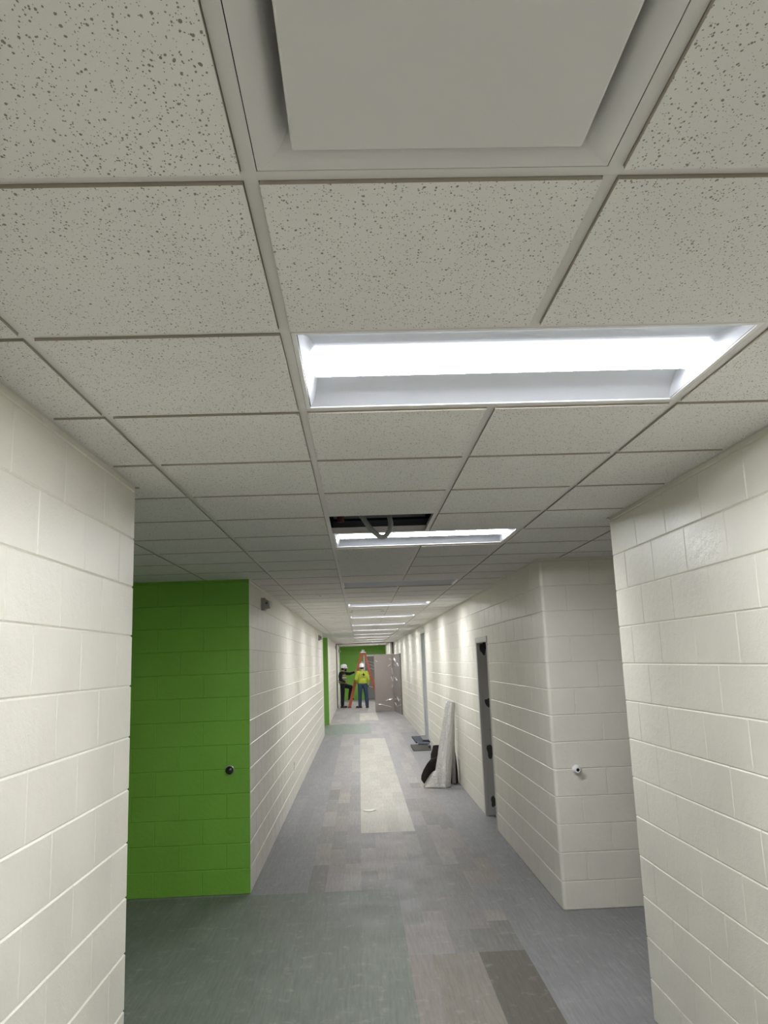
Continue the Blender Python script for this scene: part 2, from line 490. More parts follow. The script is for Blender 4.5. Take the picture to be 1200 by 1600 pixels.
for i in range(0,6): tee_y(XR2+T*i,YB,YC)
for i in range(0,3): tee_y(XL2-T*i,YR1,YR2)
for k in range(kmin+1,kmax+1):
    y=row(k); l,r=xrange_at(y)
    tee_x(y,l,r)
g.build('ceiling_grid',M_TEE,ceil)
mo=MB()
def mold(x0,x1,y0,y1): mo.box(min(x0,x1),max(x0,x1),min(y0,y1),max(y0,y1),H-.0012,H+.018)
mold(WLN-.002,WLN+MW,YBACK,YA); mold(XLA,WLN+MW,YA-.002,YA+MW); mold(XLA,WL+MW,YG-MW,YG+.002)
mold(WL-.002,WL+MW,YG-MW,YR1); mold(-3,WL+MW,YR1,YR1+MW); mold(-3,-.985,YR2-MW,YR2); mold(-.987,-.985+MW,YR2-MW,YE)
mold(WRN+.002,WRN-MW,YBACK,YB); mold(WRN-MW,XRA,YB-.002,YB+MW); mold(WR-MW,XRA,YC-MW,YC+.002)
mold(WR+.002,WR-MW,YC-MW,YF); mold(1.34,1.34-MW,YF,YE); mold(-.985,1.34,YE-MW,YE)
mo.build('wall_moulding',M_TEE,ceil)
pl=MB().box(XLA,XRA,YBACK,42,H+.95,H+1.0); struct(pl.build('ceiling_deck',M_PLEN))

# ------------------------------------------------------------------ troffers
def troffer_parts(root, lit):
    # local: x 0..W across, y 0..T deep, z up; flange flush with the grid
    Wd=XR-X0-.026; Dp=T-.026; x0=X0+.013; 
    yc=Dp/2
    hl=.089; zl=.034
    fl_=.012
    def sec(n=9):
        pts=[]
        for i in range(n+1):
            t=i/n; y=fl_+(yc-hl-fl_)*t; z=.002+(zl+.012)*(t+.16*math.sin(t*math.pi))
            pts.append((y,z))
        return pts
    s=sec(); e0=.045
    top=zl+.014
    mb=MB()
    for flip in (0,1):
        V=[];n=len(s)
        for y,z in s:
            yy=y if not flip else Dp-y
            ins=fl_+(e0-fl_)*(z/top)**.8
            V+= [(ins,yy,z),(Wd-ins,yy,z)]
        mb.add(V,[(2*i,2*i+1,2*i+3,2*i+2) for i in range(n-1)])
    refl=mb.build('reflector',M_REFL,smooth=True,fixn=False)
    # end caps, sloping inward as they rise
    caps=[]
    for end in (0,1):
        mb=MB(); V=[]; n=len(s)
        for y,z in s:
            ins=fl_+(e0-fl_)*(z/top)**.8
            xx=ins if not end else Wd-ins
            V+=[(xx,y,z),(xx,Dp-y,z)]
        mb.add(V,[(2*i,2*i+1,2*i+3,2*i+2) for i in range(n-1)])
        caps.append(mb.build('end_cap',M_REFL,smooth=False,fixn=False))
    # lens basket: flat glowing diffuser, perforated side rails that glow weakly
    mb=MB(); zb=.027; xa_,xb_=e0-.004,Wd-e0+.004; ya_,yb_=yc-hl,yc+hl
    V=[(xa_,ya_+.004,zb),(xb_,ya_+.004,zb),(xb_,yb_-.004,zb),(xa_,yb_-.004,zb),(xa_,ya_+.004,zb+.006),(xb_,ya_+.004,zb+.006),(xb_,yb_-.004,zb+.006),(xa_,yb_-.004,zb+.006)]
    mb.add(V,[(0,3,2,1),(4,5,6,7),(0,1,5,4),(1,2,6,5),(2,3,7,6),(3,0,4,7)])
    lens=mb.build('lens',M_LENS if lit else M_LENSOFF,fixn=True)
    rails=[]
    for yy in (ya_,yb_-.003):
        r_=MB().box(xa_,xb_,yy,yy+.003,zb+.001,top+.004).build('side_rail',M_RAIL if lit else M_LENSOFF); rails.append(r_)
    mb=MB()
    for a in ((0,Wd,0,fl_),(0,Wd,Dp-fl_,Dp),(0,fl_,fl_,Dp-fl_),(Wd-fl_,Wd,fl_,Dp-fl_)): mb.box(a[0],a[1],a[2],a[3],-.001,.0035)
    frame=mb.build('flange',M_WHITE)
    mb=MB().box(.004,Wd-.004,.004,Dp-.004,top+.006,top+.03)
    for a in ((.004,Wd-.004,.004,.008),(.004,Wd-.004,Dp-.008,Dp-.004),(.004,.008,.008,Dp-.008),(Wd-.008,Wd-.004,.008,Dp-.008)): mb.box(a[0],a[1],a[2],a[3],.0035,top+.008)
    house=mb.build('housing',M_HOUSE)
    ps=[refl,lens,frame,house]+caps+rails
    for o in ps: o.parent=root
    return ps
ordn=['nearest','second','third','fourth','fifth','sixth','seventh','eighth','ninth','tenth','eleventh','twelfth','thirteenth']
LL={1:'large lit recessed ceiling light nearest the camera, right of the main grid rail',
 6:'lit recessed ceiling light directly beyond the open ceiling hole',
 11:'unlit grey recessed ceiling light between lit ones along the corridor',
 16:'lit ceiling light just beyond the unlit one, before the small square diffuser',
 21:'lit ceiling light just beyond the small square ceiling diffuser',
 61:'farthest ceiling light, against the green end wall'}
proto={}
n_=0
for k in LIGHT_ROWS:
    if row(k)<YBACK+.2 or row(k+1)>YE: continue
    lit=(k!=11)
    if k<0: lab='lit recessed ceiling light behind the camera, %s back'%({-4:'first',-9:'second',-14:'third'}[k])
    else:
        lab=LL.get(k) or 'lit ceiling light far along the corridor, %s of the row counted from the camera'%ordn[(k-1)//5]
    root=thing('ceiling_light',lab,'ceiling light',(X0+.013,row(k)+.013,H),'recessed ceiling lights along the corridor')
    if lit in proto:
        for o in proto[lit]:
            c=o.copy(); COL.objects.link(c); c.parent=root
    else: proto[lit]=troffer_parts(root,lit)

# ------------------------------------------------------------------ plaque diffusers
def smooth_path(P_,n=6):
    P_=[Vector(p) for p in P_]; out=[]
    for i in range(len(P_)-1):
        a=P_[max(i-1,0)];b=P_[i];c=P_[i+1];d=P_[min(i+2,len(P_)-1)]
        for j in range(n):
            t=j/n
            out.append(.5*((2*b)+(c-a)*t+(2*a-5*b+4*c-d)*t*t+(3*b-a-3*c+d)*t**3))
    out.append(P_[-1]); return out

def plaque(k,label):
    cx,cy=(X0+XM)/2,row(k)+T/2; root=thing('ceiling_diffuser',label,'ceiling diffuser',(cx,cy,H),'square ceiling air diffusers')
    hw,hd=(XM-X0)/2-.0135,T/2-.0135
    prof=[(0,0),(.016,.0005),(.028,.004),(.040,.012),(.050,.028),(.057,.052),(.062,.09),(.085,.13),(.14,.14)]
    mb=MB(); V=[]
    pp=smooth_path([(i,z,0) for i,z in prof],5); prof=[(p.x,max(0,p.y)) for p in pp]
    for i,z in prof: V+=[(cx+sx*(hw-i),cy+sy*(hd-i),H+z) for sx,sy in ((-1,-1),(1,-1),(1,1),(-1,1))]
    F=[]
    for a in range(len(prof)-1):
        for b in range(4): F.append((a*4+b,a*4+(b+1)%4,(a+1)*4+(b+1)%4,(a+1)*4+b))
    n=len(prof)-1; F.append((n*4,n*4+1,n*4+2,n*4+3))
    mb.add(V,F); mb.build('pan',M_DIFFU,root,smooth=False)
    p=MB().box(cx-.222,cx+.222,cy-.226,cy+.226,H-.012,H+.002); p.build('face_plate',M_DIFFU,root,bevel=.004)
    for sx in (-1,1):
        for sy in (-1,1): MB().tube([(cx+sx*.15,cy+sy*.15,H+.001),(cx+sx*.15,cy+sy*.15,H+.139)],.005,8).build('hanger_rod',M_STEEL,root)
plaque(-1,'large square white ceiling air diffuser overhead at the top of the photo')
plaque(18,'small far square ceiling diffuser between two lit ceiling lights')

# ------------------------------------------------------------------ hole contents
hp=[(-.13,4.66,H+.952),(-.09,4.55,H+.42),(-.045,4.48,H+.2),(.01,4.43,H+.08),(.07,4.38,H-.03),(.115,4.36,H-.085),(.15,4.36,H-.102),(.18,4.37,H-.08),(.197,4.38,H-.03),(.185,4.42,H+.05),(.145,4.46,H+.16),(.13,4.52,H+.36),(.1,4.6,H+.952)]
hs=smooth_path(hp,10)
mb=MB(); mb.tube(hs,[.0135+.0012*(i%2) for i in range(len(hs))],14); tag(mb.build('flexible_hose',M_HOSE,smooth=True),'grey flexible hose looping down out of the open ceiling hole','hose')
rp=smooth_path([(-.085,4.72,H+.05),(-.092,4.72,H+.2),(-.1,4.74,H+.42),(-.11,4.8,H+.8)],14)
mb=MB(); mb.tube(rp,[.02+.003*(i%2) for i in range(len(rp))],12); tag(mb.build('red_conduit',M_RED,smooth=True),'dull red ribbed conduit inside the left end of the ceiling hole','conduit')
wp=smooth_path([(-.05,4.68,H+.6),(-.03,4.66,H+.14),(.03,4.64,H+.085),(.09,4.66,H+.13),(.16,4.68,H+.6)],8)
mb=MB(); mb.tube(wp,.003,6); tag(mb.build('loose_wire',M_HOSE,smooth=True),'thin loose wire drooping inside the ceiling hole','wire')
mb=MB(); mb.box(-.13,.43,4.79,4.80,H+.085,H+.10); mb.box(-.13,.43,4.79,4.83,H+.1,H+.104); tag(mb.build('steel_rail',M_STEEL),'horizontal steel rail seen inside the ceiling hole above the light','rail')
# open bay near the end with a brown board above
M_BROWN=mat('brown board',(.28,.17,.1),.7)
tag(MB().box(XM+.02,XR-.02,row(60)+.02,row(61)-.02,H+.02,H+.035).build('brown_board',M_BROWN),'brown board filling a ceiling bay above the orange stepladder','board')

# sprinkler covers on the ceiling
for x,y,l in ((-.46,9.31,'round white ceiling sprinkler cover in the nearer corridor, left of the lights'),(-.44,14.14,'faint round white sprinkler cover farther along the corridor ceiling')):
    mb=MB(); mb.lathe([(0,-.012),(.03,-.012),(.038,-.009),(.042,-.001),(.042,.004)],Matrix.Translation((x,y,H-.007)),28)
    tag(mb.build('sprinkler_cover',M_WHITE,smooth=True),l,'sprinkler cover','ceiling sprinkler covers')

# ------------------------------------------------------------------ wall devices
M_STR=mat('grey device plastic',(.34,.335,.33),.4)
M_CLEAR=mat('clear strobe lens',(.85,.87,.88),.1,spec=.8)
def strobe(y,z,label,s=1.0,x=None):
    x=WL if x is None else x
    root=thing('alarm_strobe',label,'alarm strobe',(x,y,z),'wall alarm strobes high on the left wall')
    MB().box(x-.002,x+.04*s,y-.062*s,y+.062*s,z-.062*s,z+.062*s).build('back_box',M_STR,root,bevel=.004)
    b=MB(); a0=.04*s
    V=[(x+a0,y-.055*s,z-.05*s),(x+a0,y+.055*s,z-.05*s),(x+a0,y+.055*s,z+.05*s),(x+a0,y-.055*s,z+.05*s),
       (x+.085*s,y-.04*s,z-.04*s),(x+.085*s,y+.04*s,z-.04*s),(x+.07*s,y+.04*s,z+.035*s),(x+.07*s,y-.04*s,z+.035*s)]
    b.add(V,[(0,1,2,3),(4,5,6,7),(0,1,5,4),(1,2,6,5),(2,3,7,6),(3,0,4,7)]); b.build('horn_body',M_STR,root,bevel=.003)
    MB().lathe([(0,.003),(.009*s,.003),(.012*s,0)],Matrix.Translation((x+.052*s,y-.0535*s,z+.008*s))@Matrix.Rotation(math.pi/2,4,'X'),14).build('sounder_hole',M_DARKFR,root)
    c=MB(); c.ell((x+.083*s,y,z-.004*s),(.022*s,.028*s,.036*s)); c.build('strobe_lens',M_CLEAR,root,smooth=True)
strobe(8.2,2.5,'grey wall alarm strobe high on the white wall beside the green wall')
strobe(19.6,2.49,'small alarm strobe near the far end of the long left white wall')
strobe(33.6,2.50,'tiny far alarm strobe by the dark frame left of the workers',1.0,-.985)
strobe(38.6,2.4,'farthest tiny alarm strobe beyond the dark frame on the left wall',1.0,-.985)

M_CHROME=mat('dark chrome',(.06,.07,.06),.16,metal=.7)
M_BLACK=mat('black void',(.004,.004,.004),.9)
M_RIM=mat('rim metal',(.5,.52,.48),.3,metal=.6)
def face_y(x,y,z): return Matrix.Translation((x,y,z))@Matrix.Rotation(math.pi/2,4,'X')
r=thing('wall_fitting','round black glossy fitting on the near green wall','wall fitting',(-1.15,YG,1.01))
MB().lathe([(0,.006),(.036,.006),(.04,.0)],face_y(-1.15,YG+.001,1.01),28).build('escutcheon',M_RIM,r,smooth=True)
MB().lathe([(.034,.004),(.034,.014),(.029,.024),(.018,.031),(0,.033)],face_y(-1.15,YG,1.01),28).build('cap',M_CHROME,r,smooth=True)
r=thing('wall_fitting','round white pipe stub with black centre on the right block wall','wall fitting',(1.655,YC,1.01))
MB().lathe([(.034,-.002),(.034,.01),(.026,.014),(.024,.045),(.013,.048),(.012,.03)],face_y(1.655,YC,1.012),26).build('collar',M_WHITE,r,smooth=True)
MB().lathe([(0,.03),(.0125,.03),(.0125,.046),(0,.046)],face_y(1.655,YC,1.012),20).build('bore',M_BLACK,r)
r=thing('wall_outlet','small outlet low on the long left white wall','outlet',(WL,11.9,.46))
MB().box(WL-.002,WL+.005,11.9-.036,11.9+.036,.46-.058,.46+.058).build('cover_plate',M_WALL,r,bevel=.003)
for dz in (-.02,.025): MB().box(WL+.005,WL+.0065,11.885,11.915,.46+dz-.008,.46+dz+.008).build('socket',M_STR,r)

# ------------------------------------------------------------------ foil wrapped roll and black sheet
M_FOIL=mat('crinkled foil wrap',(.56,.55,.53),.36,metal=.45,coat=.2)
v=coords(M_FOIL); nf=noisen(M_FOIL,v,38,5,.65); lk(M_FOIL,bump(M_FOIL,nf,1,.022),P(M_FOIL).inputs['Normal'])
M_FOIL2=mat('bright crumpled foil seam',(.8,.8,.8),.22,metal=.9)
v=coords(M_FOIL2); nf=noisen(M_FOIL2,v,70,4,.7); lk(M_FOIL2,bump(M_FOIL2,nf,1,.02),P(M_FOIL2).inputs['Normal'])
M_RUB=mat('black brown lining',(.018,.013,.011),.6)
RB,RT=Vector((1.175,12.47,.0)),Vector((1.385,12.62,1.225))
root=thing('foil_insulation_roll','tall silver foil-wrapped insulation roll leaning on the right wall','insulation roll',tuple(RB))
mb=MB(); V=[]; n=40; K=46
for i in range(K+1):
    t=i/K; c=RB.lerp(RT,t)
    rad=.135*(1-t)+.078*t
    if t>.97: rad*=.93
    for j in range(n):
        A=2*math.pi*j/n
        x_=math.cos(A); y_=math.sin(A)
        rr_=rad*(1+.035*noise.noise(Vector((x_*2.5,y_*2.5,t*9)))+.02*noise.noise(Vector((x_*9,y_*9,t*30))))
        # spread towards the floor on the left
        ex=max(0,1-t/.22)**1.6*max(0,-x_)*.13
        V.append((c.x+x_*rr_-ex, c.y+y_*rr_*.8, max(.003,c.z+ (-.012*x_ if i==K else 0))))
F=[(i*n+j,i*n+(j+1)%n,(i+1)*n+(j+1)%n,(i+1)*n+j) for i in range(K) for j in range(n)]
F+= [tuple(range(n-1,-1,-1)),tuple(K*n+j for j in range(n))]
mb.add(V,F); mb.build('wrap',M_FOIL,root,smooth=True)
mb=MB(); V=[];K=60
for i in range(K+1):
    t=i/K; c=RB.lerp(RT,t); rad=.135*(1-t)+.078*t
    for q in range(5):
        A=-math.pi/2+.12-.25*math.sin(t*3)+(q-2)*.14
        wv=1+.08*abs(noise.noise(Vector((q*1.7,t*40,2))))+(.05 if q in(1,2,3) else -.03)
        V.append((c.x+math.cos(A)*rad*wv+.008*noise.noise(Vector((t*33,q,0))), c.y+math.sin(A)*rad*.8*wv-.004, max(.004,c.z)))
mb.add(V,[(i*5+q,i*5+q+1,(i+1)*5+q+1,(i+1)*5+q) for i in range(K) for q in range(4)])
mb.build('foil_seam',M_FOIL2,root,smooth=False)
mb=MB()
for q in range(7):
    mb.ell((1.385+.055*math.cos(q*2.4),12.62+.04*math.sin(q*2.4),1.222),(.025,.02,.014))
mb.build('crumpled_top',M_FOIL2,root)
mb=MB(); V=[]
fp=[(.90,12.60,.015),(.93,12.50,.01),(1.02,12.40,.008),(1.14,12.36,.008),(.925,12.60,.05),(.965,12.50,.10),(1.04,12.42,.15),(1.12,12.38,.15),(.98,12.6,.12),(1.02,12.55,.19),(1.06,12.5,.24),(1.11,12.44,.26)]
mb.add(fp,[(0,1,5,4),(1,2,6,5),(2,3,7,6),(4,5,9,8),(5,6,10,9),(6,7,11,10)])
o=mb.build('foot_flap',M_FOIL,root,smooth=True); so=o.modifiers.new('solid','SOLIDIFY'); so.thickness=.008; sb=o.modifiers.new('sub','SUBSURF'); sb.levels=1; sb.render_levels=1
# dark sheet behind the roll: two bulging lobes left, a wedge right
def lobe(pts_out, y, th):
    mb=MB(); n=len(pts_out)
    V=[(x,y+dy,z) for (x,z,dy) in pts_out]+[(x,y+dy+th,z) for (x,z,dy) in pts_out]
    F=[tuple(range(n)),tuple(range(2*n-1,n-1,-1))]+[(i,(i+1)%n,n+(i+1)%n,n+i) for i in range(n)]
    return mb.add(V,F)
root=thing('black_lining_sheet','curled black sheet standing behind the foil roll against the wall','sheet',(1.1,12.75,0))
lobe([(.905,.06,-.0),(.88,.10,-.02),(.885,.16,-.03),(.92,.24,-.04),(.98,.33,-.03),(1.05,.40,0),(1.2,.42,.04),(1.2,.02,.04),(.95,.0,0)],12.62,.035).build('lower_fold',M_RUB,root,bevel=.01)
lobe([(1.045,.36,0),(1.05,.46,0),(1.075,.52,0),(1.09,.585,0),(1.145,.59,0),(1.25,.58,0),(1.25,.3,0)],12.67,.03).build('upper_fold',M_RUB,root,bevel=.008)
lobe([(1.30,.0,0),(1.30,.4,0),(1.385,.60,0),(1.41,.58,0),(1.445,.44,0),(1.463,.2,0),(1.465,.0,0)],12.78,.03).build('wall_side_fold',M_RUB,root,bevel=.008)
mb=MB(); mb.tube([(1.385,12.66,.02),(1.405,12.68,.6),(1.425,12.69,.95)],[.03,.024,.018],14)
tag(mb.build('thin_foil_tube',M_FOIL,smooth=True),'thin silver tube standing in the gap between foil roll and wall','tube')

# ------------------------------------------------------------------ folded boards on the floor
M_NAVY=mat('navy box',(.018,.022,.036),.5); M_TAUP=mat('grey brown board',(.07,.064,.058),.6); M_LBL=mat('grey label',(.16,.16,.175),.6); M_BLU=mat('steel blue board',(.07,.085,.115),.4)
def slab(mb,A,B,C,th):
    A,B,C=Vector(A),Vector(B),Vector(C); D=C+(B-A)*1.0; nrm=(B-A).cross(C-A).normalized()*th
    V=[A,B,D,C]; V=V+[p+nrm for p in V]
    return mb.add(V,[(0,1,2,3),(7,6,5,4),(0,1,5,4),(1,2,6,5),(2,3,7,6),(3,0,4,7)])
root=thing('navy_box','dark navy box with grey label propped against the right wall','box',(1.28,17.6,.0),'boxes dropped by the right wall')
slab(MB(),(1.15,17.62,.165),(1.45,17.54,.175),(1.07,17.78,.27),-.05).build('box',M_NAVY,root,bevel=.004)
slab(MB(),(1.30,17.565,.20),(1.42,17.53,.205),(1.25,17.67,.285),.003).build('label',M_LBL,root)
root=thing('grey_brown_box','grey-brown flat box lying below the navy box','box',(1.25,17.4,0),'boxes dropped by the right wall')
slab(MB(),(1.09,17.36,.012),(1.45,17.36,.012),(1.03,17.52,.125),-.05).build('box',M_TAUP,root,bevel=.004)
MB().box(1.40,1.45,17.40,17.5,.0,.10).build('end_flap',M_DARKFR,root)
tag(slab(MB(),(1.19,17.50,.125),(1.44,17.50,.11),(1.17,17.56,.17),.012).build('blue_board',M_BLU,bevel=.002),'steel-blue glossy board between the navy box and the grey-brown box','board')
mb=MB(); V=[]
for j in range(14):
    A=2*math.pi*j/14; q=1+.2*math.sin(3*A)+.1*math.cos(5*A); V.append((.075+.075*q*math.cos(A),10.8+.045*q*math.sin(A)))
mb.add([(a,b,.001) for a,b in V]+[(a,b,.009) for a,b in V],[tuple(range(14)),tuple(range(27,13,-1))]+[(j,(j+1)%14,14+(j+1)%14,14+j) for j in range(14)])
tag(mb.build('paper_scrap',mat('white paper',(.85,.85,.85),.6)),'small white scrap lying on the beige floor planks','scrap')

# ------------------------------------------------------------------ wrapped tall cabinets
M_CAB=mat('wrapped brown panel',(.30,.262,.235),.35,coat=.6)
v=coords(M_CAB,(1,1,.5)); nf=noisen(M_CAB,v,6,4,.6); lk(M_CAB,bump(M_CAB,nf,.3,.03),P(M_CAB).inputs['Normal'])
M_CAB2=mat('wrapped dark side panel',(.14,.135,.125),.25,coat=.8)
v=coords(M_CAB2); nf=noisen(M_CAB2,v,9,5,.65); lk(M_CAB2,bump(M_CAB2,nf,.6,.04),P(M_CAB2).inputs['Normal'])
M_FILM=mat('clear wrap wrinkle',(.75,.74,.73),.15,spec=.9,coat=1)
root=thing('wrapped_cabinet','tall brown cabinet wrapped in clear plastic standing in the far corridor','cabinet',(.92,31.2,0))
MB().box(.56,1.26,31.0,31.45,.0,2.13).build('body',M_CAB,root,bevel=.012)
rw=random.Random(5)
mb=MB()
for a,b,c,d,rd in ((.66,.28,1.2,.16,.012),(.95,.40,1.22,.47,.014),(1.2,1.75,1.08,1.66,.012),(1.23,1.9,1.12,1.98,.012),(1.24,1.1,1.2,1.3,.018),(1.22,.85,1.24,.98,.02),(.6,1.9,.7,1.86,.01),(1.24,1.35,1.23,1.62,.014)):
    ps=[(a+(c-a)*t+rw.uniform(-.01,.01),30.998,b+(d-b)*t+rw.uniform(-.012,.012)) for t in [i/6 for i in range(7)]]
    MB().tube(ps,[.001]+[rd]*5+[.001],6).build('plastic_fold',M_FILM,root)
root=thing('wrapped_door_panel','dark plastic-wrapped panel leaning along the right wall beside the brown cabinet','panel',(1.4,29.8,0))
Mx=Matrix.Rotation(math.atan2(.18,2.05),4,'Z')
MB().box(-.02,.02,-1.02,1.02,0,2.13,0,Matrix.Translation((1.365,29.86,0))@Mx).build('panel',M_CAB2,root,bevel=.008)
mb=MB()
for zz,dy in ((1.9,.3),(1.75,-.4),(1.2,.1),(.5,-.2),(.3,.5)):
    ps=[(1.338-(.18/2.05)*(dy+t*.5),29.85+dy+t*.5,zz+.15*t+rw.uniform(-.02,.02)) for t in [i/5-.5 for i in range(6)]]
    MB().tube(ps,[.001,.012,.014,.014,.01,.001],6).build('plastic_fold',M_FILM,root)

# door in the end wall
M_DOORG=mat('wrapped grey door',(.2,.208,.205),.3,coat=.6)
root=bpy.data.objects.new('door_4',None); COL.objects.link(root); root.location=(.68,YE,0); struct(root,'grey door in a pale frame in the green end wall')
mb=MB(); mb.box(DX0-.0,DX0+.05,YE-.02,YE+.12,0,DZ); mb.build('jamb',M_WHITE,root)
mb=MB(); mb.box(DX1-.05,DX1,YE-.02,YE+.12,0,DZ); mb.build('jamb',M_WHITE,root)
mb=MB(); mb.box(DX0,DX1+.2,YE-.022,YE+.12,DZ-.0,DZ+.09); mb.build('header',M_WHITE,root)
MB().box(DX0+.05,DX1-.05,YE+.03,YE+.08,.01,DZ).build('door_leaf',M_DOORG,root)
mb=MB()
for zz in (1.95,1.8,1.62,.7): MB().tube([(DX0+.1+.1*i,YE+.025,zz-.04*i+rw.uniform(-.02,.02)) for i in range(6)],[.001,.01,.012,.012,.01,.001],6).build('plastic_fold',M_FILM,root)

# ------------------------------------------------------------------ orange stepladder
M_ORG=mat('orange fibreglass',(.40,.075,.035),.5); M_ALU=mat('aluminium',(.6,.6,.62),.35,metal=.7)
LY0,LY1=34.35,34.85
AP=Vector((.165,0,2.28)); FF=Vector((-.47,0,0)); RF=Vector((.79,0,0))
root=thing('stepladder','orange fibreglass A-frame stepladder with silver top cap between the two workers','stepladder',(.16,34.6,0))
def rail(foot,top,y,yt,wd,th,name):
    f=Vector((foot.x,y,0.02)); t=Vector((top.x,yt,top.z)); d=(t-f).normalized()
    sx=Vector((1,0,0))-d*d.x; sx.normalize(); sy=d.cross(sx)
    mb=MB(); V=[]
    for p in (f,t):
        for a,b in ((-1,-1),(1,-1),(1,1),(-1,1)): V.append(p+sx*wd/2*a+sy*th/2*b)
    mb.add(V,[(0,1,2,3),(7,6,5,4),(0,1,5,4),(1,2,6,5),(2,3,7,6),(3,0,4,7)])
    rl=mb.build(name,M_ORG,root,bevel=.004)
    MB().box(f.x-wd*.62,f.x+wd*.62,y-th*.8,y+th*.8,0,.035).build('rubber_foot',M_DARKFR,rl)
for y,yt in ((LY0,34.44),(LY1,34.76)):
    rail(FF,AP-Vector((.05,0,0)),y,yt,.12,.035,'front_rail'); rail(RF,AP+Vector((.05,0,0)),y,yt,.09,.03,'rear_rail')
for i in range(1,8):
    z=.3*i; t=z/2.28; x=FF.x+(AP.x-.035-FF.x)*t; ya=LY0+(34.44-LY0)*t; yb=LY1+(34.76-LY1)*t
    MB().box(x-.045,x+.045,ya+.01,yb-.01,z-.015,z+.012).build('step',M_ALU,root)
for z in (.4,1.0,1.6,1.95):
    t=z/2.28; x=RF.x+(AP.x+.035-RF.x)*t; ya=LY0+(34.44-LY0)*t; yb=LY1+(34.76-LY1)*t
    mb=MB(); mb.tube([(x,ya,z),(x,yb,z)],.012,8); mb.build('brace',M_ALU,root)
for yy in (34.41,34.79):
    mb=MB(); mb.tube([(-.06,yy,1.3),(.17,yy,1.22),(.42,yy,1.3)],.009,8); mb.build('spreader',M_ALU,root)
MB().box(.05,.28,34.41,34.79,2.25,2.30).build('top_cap',M_ALU,root,bevel=.01)
MB().box(.02,.31,34.42,34.78,1.86,1.875).build('paint_shelf',M_ALU,root)
tag(MB().box(.11,.22,34.5,34.62,2.30,2.38).build('top_tool',M_WHITE,bevel=.015),'small white item standing on the top cap of the orange stepladder','tool')

# ------------------------------------------------------------------ people
def voxel(mb,name,mats,vox,parent,sm=3):
    me=mb.mesh(name,mats); t=bpy.data.objects.new('tmp',me); COL.objects.link(t)
    r=t.modifiers.new('r','REMESH'); r.mode='VOXEL'; r.voxel_size=vox; r.use_smooth_shade=True
    s=t.modifiers.new('s','SMOOTH'); s.iterations=sm; s.factor=.5
    bpy.context.view_layer.update()
    dg=bpy.context.evaluated_depsgraph_get(); nm=bpy.data.meshes.new_from_object(t.evaluated_get(dg))
    bpy.data.objects.remove(t); nm.name=name
    if not nm.materials: nm.materials.append(mats)
    o=bpy.data.objects.new(name,nm); COL.objects.link(o)
    if parent is not None:
        o.parent=parent; o.matrix_parent_inverse=Matrix.Translation(parent.location).inverted()
    return o
M_SKIN=mat('skin',(.36,.2,.14),.55)
M_SKIN2=mat('skin light',(.52,.31,.22),.55)
def hand(mb,w,d,pn,thumb,curl=.5,s=1.0):
    """w wrist, d pointing direction, pn palm normal, thumb sideways direction"""
    w,d,pn,th=Vector(w),Vector(d).normalized(),Vector(pn).normalized(),Vector(thumb).normalized()
    k=w+d*.085*s
    for q in (-.028,-.010,.010,.028):
        mb.cone(w+d*.015*s+th*q*.6,k+th*q,.016*s,.0125*s,8)
    for q,L in ((.030,.068),(.010,.078),(-.010,.072),(-.030,.056)):
        p=k+th*q; dd=d.copy()
        for i,f in enumerate((.45,.32,.23)):
            dd=(dd*math.cos(curl)+pn*math.sin(curl)).normalized() if i or curl>.3 else dd
            n=p+dd*L*s*f*1.15; mb.cone(p,n,(.0098-.0011*i)*s,(.0088-.0011*i)*s,8); p=n
    p=w+d*.03*s+th*.026*s; dd=(d*.55+th*.8+pn*.25).normalized()
    for i,f in enumerate((.04,.03,.024)):
        n=p+dd*f*s; mb.cone(p,n,(.0135-.0015*i)*s,(.0115-.0015*i)*s,8); p=n; dd=(dd+d*.4+pn*curl*.5).normalized()
def head(mb,T3,c,R3):
    """c centre of the head; R3 head rotation (local +y is the face)"""
    c=Vector(c)
    def q(x,y,z): return c+R3@Vector((x,y,z))
    mb.ell(c+R3@Vector((0,-.012,.025)),(.076,.094,.088),M=R3,n=20)
    mb.ell(q(0,.022,-.045),(.058,.068,.07),M=R3,n=18)
    mb.cone(q(0,.083,.012),q(0,.104,-.026),.009,.014,8)
    for s in (-1,1):
        mb.ell(q(s*.078,-.008,-.012),(.008,.019,.031),M=R3,n=10)
        mb.ell(q(s*.032,.076,.018),(.014,.009,.008),M=R3,n=8)
        mb.ell(q(s*.04,.06,-.018),(.02,.018,.016),M=R3,n=8)
    mb.ell(q(0,.082,-.055),(.023,.009,.009),M=R3,n=8)
    mb.ell(q(0,.07,-.094),(.024,.02,.018),M=R3,n=8)
